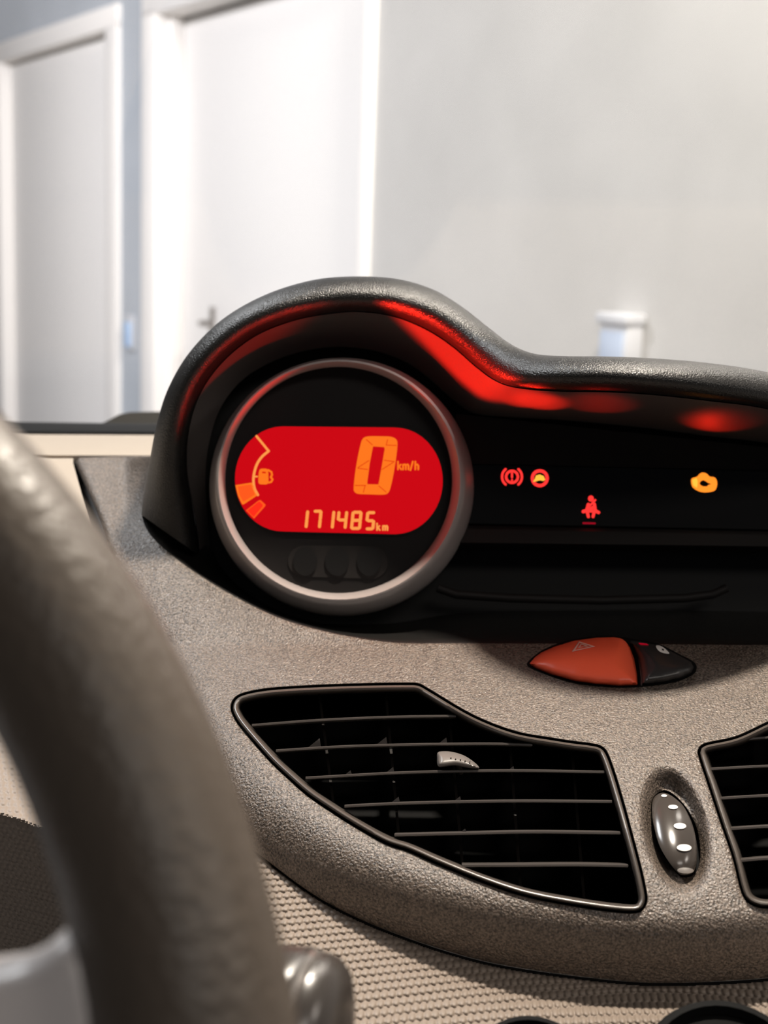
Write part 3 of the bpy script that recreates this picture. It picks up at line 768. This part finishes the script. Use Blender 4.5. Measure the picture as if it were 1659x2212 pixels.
# ------------------------------------------------------------------ air vents
def vent(name, label, outline, slats, vanes, lit_tips=()):
    v = thing(name, label, 'air vent', P(*outline.mean(0), float(Dbase(outline.mean(0)[None])[0])), 'fascia air vents')
    fo = offset(outline, 12.5); fo = resample(fo, 7); dF = Dbase(fo)
    # frame: rounded bar with an inward return
    rows_ = []
    for off, dep in ((-6.0, .006), (-6.3, .001), (-5.0, -.0014), (-2.0, -.0026), (1.5, -.0024), (4.5, -.0008), (6.0, .002), (8, .012), (10, .030)):
        q = offset(fo, off); rows_.append([P(x, y, d + dep) for (x, y), d in zip(q, dF)])
    loft('frame', rows_, 'vent', v, closed=True, angle=70)
    q = offset(fo, 9); q2 = offset(fo, 4)
    dk = P(0, 0, 1) - P(0, 0, 0.999)
    rr = [[P(x, y, d + .028) for (x, y), d in zip(q, dF)], [P(x, y, d + .065) for (x, y), d in zip(q2, dF)]]
    n = len(q); V = rr[0] + rr[1]; Fc = [(i, (i + 1) % n, n + (i + 1) % n, n + i) for i in range(n)]
    v2, tri, loops = fill(q2, [], 1000); b = len(V)
    V += [P(x, y, float(Dbase(np.array([[x, y]]))[0]) + .065) for x, y in v2]; Fc += [tuple(b + i for i in t) for t in tri]
    obj('duct', V, Fc, 'void', v)
    og = outline
    # lip shadow gap behind the frame
    rows_ = [[P(x, y, d + .013) for (x, y), d in zip(offset(outline, -2), Dbase(outline))], [P(x, y, d + .013) for (x, y), d in zip(offset(outline, 9), Dbase(outline))]]
    loft('gap_liner', rows_, 'void', v, closed=True)
    up = CR @ Vector((0, 1, 0)); fw = CR @ Vector((0, 0, -1))
    fw = (P(*outline.mean(0), 1.0) - EYE).normalized(); up = (up - fw * up.dot(fw)).normalized()
    for pts in slats:
        c = cr(pts, 8); d = Dbase(c) + 0.004
        ctr = [P(x, y, z) for (x, y), z in zip(c, d)]
        hh = 0.0007
        prof_ = [(hh * 0.55, 0.0), (hh, 0.0010), (hh, 0.013), (hh * 0.4, 0.018), (-hh * 0.4, 0.018), (-hh, 0.013), (-hh, 0.0010), (-hh * 0.55, 0.0)]
        rows_ = [[p + up * a + fw * bb_ for p in ctr] for a, bb_ in prof_]; rows_.append(rows_[0])
        nn = len(ctr); V = [p for r in rows_[:-1] for p in r]; k = len(prof_)
        Fc = [(r * nn + i, r * nn + i + 1, ((r + 1) % k) * nn + i + 1, ((r + 1) % k) * nn + i) for r in range(k) for i in range(nn - 1)]
        Fc += [tuple(r * nn for r in range(k)), tuple(r * nn + nn - 1 for r in range(k))]
        obj('slat', V, Fc, 'slat', v, angle=40)
    for (xt, yt), (xb, yb) in vanes:
        a = [P(xt, yt, float(Dbase(np.array([[xt, yt]]))[0]) + z) for z in (.024, .046)]; b_ = [P(xb, yb, float(Dbase(np.array([[xb, yb]]))[0]) + z) for z in (.024, .046)]
        rt = CR @ Vector((1, 0, 0)) * 0.0006
        V = [a[0] - rt, a[1] - rt, b_[1] - rt, b_[0] - rt, a[0] + rt, a[1] + rt, b_[1] + rt, b_[0] + rt]
        obj('vane', V, [(0, 1, 2, 3), (4, 5, 6, 7), (0, 1, 5, 4), (1, 2, 6, 5), (2, 3, 7, 6), (3, 0, 4, 7)], 'vane', v, smooth=False)
    for x, y, h in lit_tips:                                  # lit bits of vane above a slat, added as paler wedges
        d = float(Dbase(np.array([[x, y]]))[0]) + 0.008; rt = fw * 0.0012
        a = [P(x, y - h, d), P(x + 2.5, y, d), P(x - 1.25 * h, y, d + 0.004)]
        V = a + [p + rt for p in a]
        obj('lit_vane_tip', V, [(0, 1, 2), (3, 4, 5), (0, 1, 4, 3), (1, 2, 5, 4), (2, 0, 3, 5)], 'slat', v, smooth=False)
    return v


vl = vent('air_vent', 'black louvred air vent left of the thumbwheel', VLc,
          [[(544, 1567), (690, 1556), (850, 1549), (985, 1547)], [(596, 1622), (740, 1613), (900, 1608.5), (1050, 1607), (1150, 1609)],
           [(660, 1681), (880, 1669), (1100, 1665), (1306, 1668)], [(744, 1742), (880, 1735.5), (1100, 1731), (1322, 1732)],
           [(852, 1804.5), (1000, 1801), (1150, 1798), (1340, 1800)], [(998, 1870.5), (1100, 1870), (1250, 1869), (1357, 1871)]],
          [((690, 1500), (720, 1735)), ((833, 1492), (862, 1812)), ((966, 1492), (1000, 1880)), ((1100, 1585), (1125, 1925)), ((1235, 1612), (1262, 1945))],
          [(690, 1614, 19), (834, 1609, 17), (964, 1608, 15), (757, 1673, 9), (849, 1669, 12), (1109, 1664, 9), (861, 1735, 14), (994, 1732, 12), (1005, 1799, 9)])
C7 = lambda L: np.array([(880 + x / 3.19, 1560 + y / 3.19) for x, y in L])
tb = resample(cr(C7([(205, 250), (208, 212), (235, 202), (300, 204), (380, 226), (450, 268), (495, 312), (470, 320), (400, 312), (330, 300), (260, 306), (222, 308), (207, 290)]), 4, True), 3)
tg = pillow('direction_tab', tb, lambda v: Dbase(v) + 0.003, 0.006, 14, 'tab', vl, 3, back=0.010, label='grey vent direction tab')
for x, y in ((300, 248), (332, 255), (366, 260), (398, 268), (430, 275)):
    c = C7([(x, y)])[0]; dd = float(Dbase(c[None])[0]) + 0.003 - 0.0066
    flat('grip_dot', ell(c[0], c[1], 1.6, 1.6, 8), dd, 'vent', tg, thick=0.0008)
# an axle bracket holds the tab to the slat behind it
sweep('tab_stem', [P(985, 1645, 0.664), P(990, 1655, 0.672), P(995, 1668, 0.676)], 0.0016, 'vent', vl, seg=8)

vr = vent('air_vent', 'black louvred air vent cut off by the right picture edge', VRc,
          [[(1610, 1597), (1700, 1590), (1800, 1588), (1960, 1592)], [(1532, 1661.5), (1659, 1655), (1800, 1652), (1950, 1655)], [(1553, 1725), (1659, 1719), (1800, 1716), (1935, 1718)],
           [(1574, 1791), (1659, 1786), (1800, 1783), (1900, 1784)], [(1594, 1860), (1659, 1855), (1780, 1853), (1850, 1854)]],
          [((1700, 1560), (1690, 1940)), ((1820, 1500), (1800, 1900))])

# ------------------------------------------------------------------ thumbwheel between the vents
tw = thing('vent_thumbwheel', 'dark oval thumbwheel with five white marks between the vents', 'thumbwheel', P(1470, 1880, 0.6))
two = resample(cr([(1411, 1726), (1426, 1713.5), (1441, 1714.5), (1458, 1724.5), (1477, 1743), (1494, 1777), (1503, 1812), (1505, 1843), (1503, 1869), (1497, 1884), (1483, 1890), (1467, 1887), (1446, 1863), (1424.6, 1826), (1412, 1781), (1408.5, 1751)], 5, True), 4)
DTW = lambda v: Dbase(v) + 0.0085
def Dwheel(v):
    dx, dy = v[:, 0] - 1457, v[:, 1] - 1801; a = math.radians(-13)
    u = dx * math.cos(a) + dy * math.sin(a); q = -dx * math.sin(a) + dy * math.cos(a)
    return DTW(v) - 0.010 * np.sqrt(np.clip(1 - (u / 54) ** 2 - (q / 97) ** 2, 0, 1))
panel('wheel_body', two, [], Dwheel, 'wheel_knob', tw, 3.0, skirt=((0.3, 0.0008), (0.2, 0.012)))
panel('wheel_well', TWH, [], lambda v: Dbase(v) + 0.020, 'void', tw, 20, skirt=((0, 0.002),))
def Dmk(v): return Dwheel(v) - 0.0007
for cx, cy, rx, ry in ((1434.6, 1718.5, 6.5, 2.6), (1454, 1743, 10.5, 4.6), (1469, 1784, 13.5, 6.3), (1478, 1831, 16, 7.2), (1481, 1880.5, 18, 6.4)):
    panel('white_mark', ell(cx, cy, rx, ry, 20, 0.04), [], Dmk, 'white', tw, 4, skirt=((0, 0.0005),))

# ------------------------------------------------------------------ control knobs at the bottom edge
def lathe(name, c, ax, ref, prof, m, parent, seg=40, label=None):
    ax = ax.normalized(); u = (ref - ax * ref.dot(ax)).normalized(); v = ax.cross(u)
    rows_ = [[c + ax * h + (u * math.cos(2 * PI * k / seg) + v * math.sin(2 * PI * k / seg)) * r for k in range(seg)] for r, h in prof]
    return loft(name, rows_, m, parent, closed=True, label=label, angle=40)
AXN = (CR @ Vector((0, 0.70, 0.72))).normalized()
for lab, px, py, d, rad in (('black heater dial just showing under the middle of the fascia', 1148, 2342, 0.498, 0.0245), ('black heater dial at the bottom right corner', 1572, 2352, 0.492, 0.032)):
    c = P(px, py, d)
    kb = thing('heater_dial', lab, 'dial', c, 'heater dials')
    RX = CR @ Vector((1, 0, 0))
    lathe('dial_skirt', c, AXN, RX, [(0.0001, -0.01), (rad, -0.01), (rad, 0.001), (rad * 0.97, 0.0035), (rad * 0.90, 0.004), (rad * 0.84, 0.001)], 'void', kb)
    lathe('knob', c, AXN, RX, [(rad * 0.85, 0.0), (rad * 0.66, 0.001), (rad * 0.62, 0.006), (rad * 0.55, 0.007), (0.0001, 0.007)], 'void', kb)

# ------------------------------------------------------------------ steering wheel
def ray_plane(px, py, p0, n):
    r = P(px, py, 1.0) - EYE; return EYE + r * ((p0 - EYE).dot(n) / r.dot(n))
tl = math.radians(14)
WNn = (CR @ Vector((0, math.sin(tl), math.cos(tl)))).normalized()
WP0 = P(330, 1700, 0.25)
wu = CR @ Vector((1, 0, 0)); wv = WNn.cross(wu)
outer = [(0, 893), (60, 945), (110, 996), (180, 1095), (260, 1220), (340, 1338), (430, 1498), (500, 1645), (560, 1810), (600, 1990), (628, 2130)]
RR = 0.0178
pp = [ray_plane(x, y, WP0, WNn) - WP0 for x, y in outer]
A = np.array([[2 * p.dot(wu), 2 * p.dot(wv), 1] for p in pp]); bvec = np.array([p.dot(wu) ** 2 + p.dot(wv) ** 2 for p in pp])
sx, sy, s3 = np.linalg.lstsq(A, bvec, rcond=None)[0]
Rw = math.sqrt(s3 + sx * sx + sy * sy)
print('wheel radius', Rw, 'centre', sx, sy)
WC = WP0 + wu * sx + wv * sy
st = thing('steering_wheel', 'dark leather steering wheel rim in the left foreground', 'steering wheel', WC)
NS = 200; rows = []
for k in range(28):
    a = 2 * PI * k / 28
    rr_ = Rw - RR + math.cos(a) * RR; hh = math.sin(a) * RR * 1.0
    rows.append([WC + (wu * math.cos(2 * PI * i / NS) + wv * math.sin(2 * PI * i / NS)) * rr_ + WNn * hh for i in range(NS)])
rows.append(rows[0])
loft('rim', rows, 'leather', st, closed=True)
# right-hand spoke, below the three o'clock point
def wpix(px, py, h=0.0): return ray_plane(px, py, WP0, WNn) + WNn * h
spk = resample(cr([(-420, 2120), (-200, 2095), (-60, 2080), (20, 2068), (80, 2048), (118, 2020), (140, 2005), (190, 2010), (240, 2060), (260, 2200), (230, 2330), (100, 2420), (-150, 2450), (-420, 2460)], 5, True), 14)
sv, stri, sl_ = fill(spk, [], 26)
dd = np.clip(dist_to(sv, spk) / 60, 0, 1)
Vs = [wpix(x, y, -0.004 + 0.012 * math.sqrt(1 - (1 - t) ** 2)) for (x, y), t in zip(sv, dd)]
n0 = len(Vs); Vs += [wpix(x, y, -0.018) for x, y in sv[sl_[0]]]; nl = len(sl_[0])
Fs = [tuple(t) for t in stri] + [(sl_[0][i], sl_[0][(i + 1) % nl], n0 + (i + 1) % nl, n0 + i) for i in range(nl)]
obj('spoke', Vs, Fs, 'spoke', st)
hub_rows = [[WC + (wu * math.cos(a) + wv * math.sin(a)) * r + WNn * h for a in np.linspace(0, 2 * PI, 40, endpoint=False)] for r, h in ((0.0001, .022), (.05, .02), (.068, .01), (.072, -.01), (.06, -.03), (.03, -.05))]
loft('hub_cover', hub_rows, 'leather', st, closed=True)

# ------------------------------------------------------------------ wiper stalk behind the rim
sc_c = P(640, 2236, 0.37)
wk = thing('wiper_stalk', 'dark wiper stalk with rounded end cap peeking past the wheel rim', 'stalk', sc_c)
axd = (CR @ Vector((1.0, -0.10, 0.25))).normalized(); upv = CR @ Vector((0, 1, 0))
k = 0.37 / F
lathe('stalk_body', sc_c, axd, upv, [(90 * k, -420 * k), (150 * k, -160 * k), (180 * k, -60 * k), (186 * k, 0), (180 * k, 10 * k)], 'stalk', wk)
lathe('stalk_band', sc_c, axd, upv, [(172 * k, 6 * k), (182 * k, 12 * k), (182 * k, 24 * k), (172 * k, 30 * k)], 'chrome', wk)
lathe('end_cap', sc_c, axd, upv, [(172 * k, 28 * k), (180 * k, 36 * k), (176 * k, 60 * k), (155 * k, 84 * k), (115 * k, 100 * k), (60 * k, 108 * k), (0.00005, 110 * k)], 'stalk', wk)
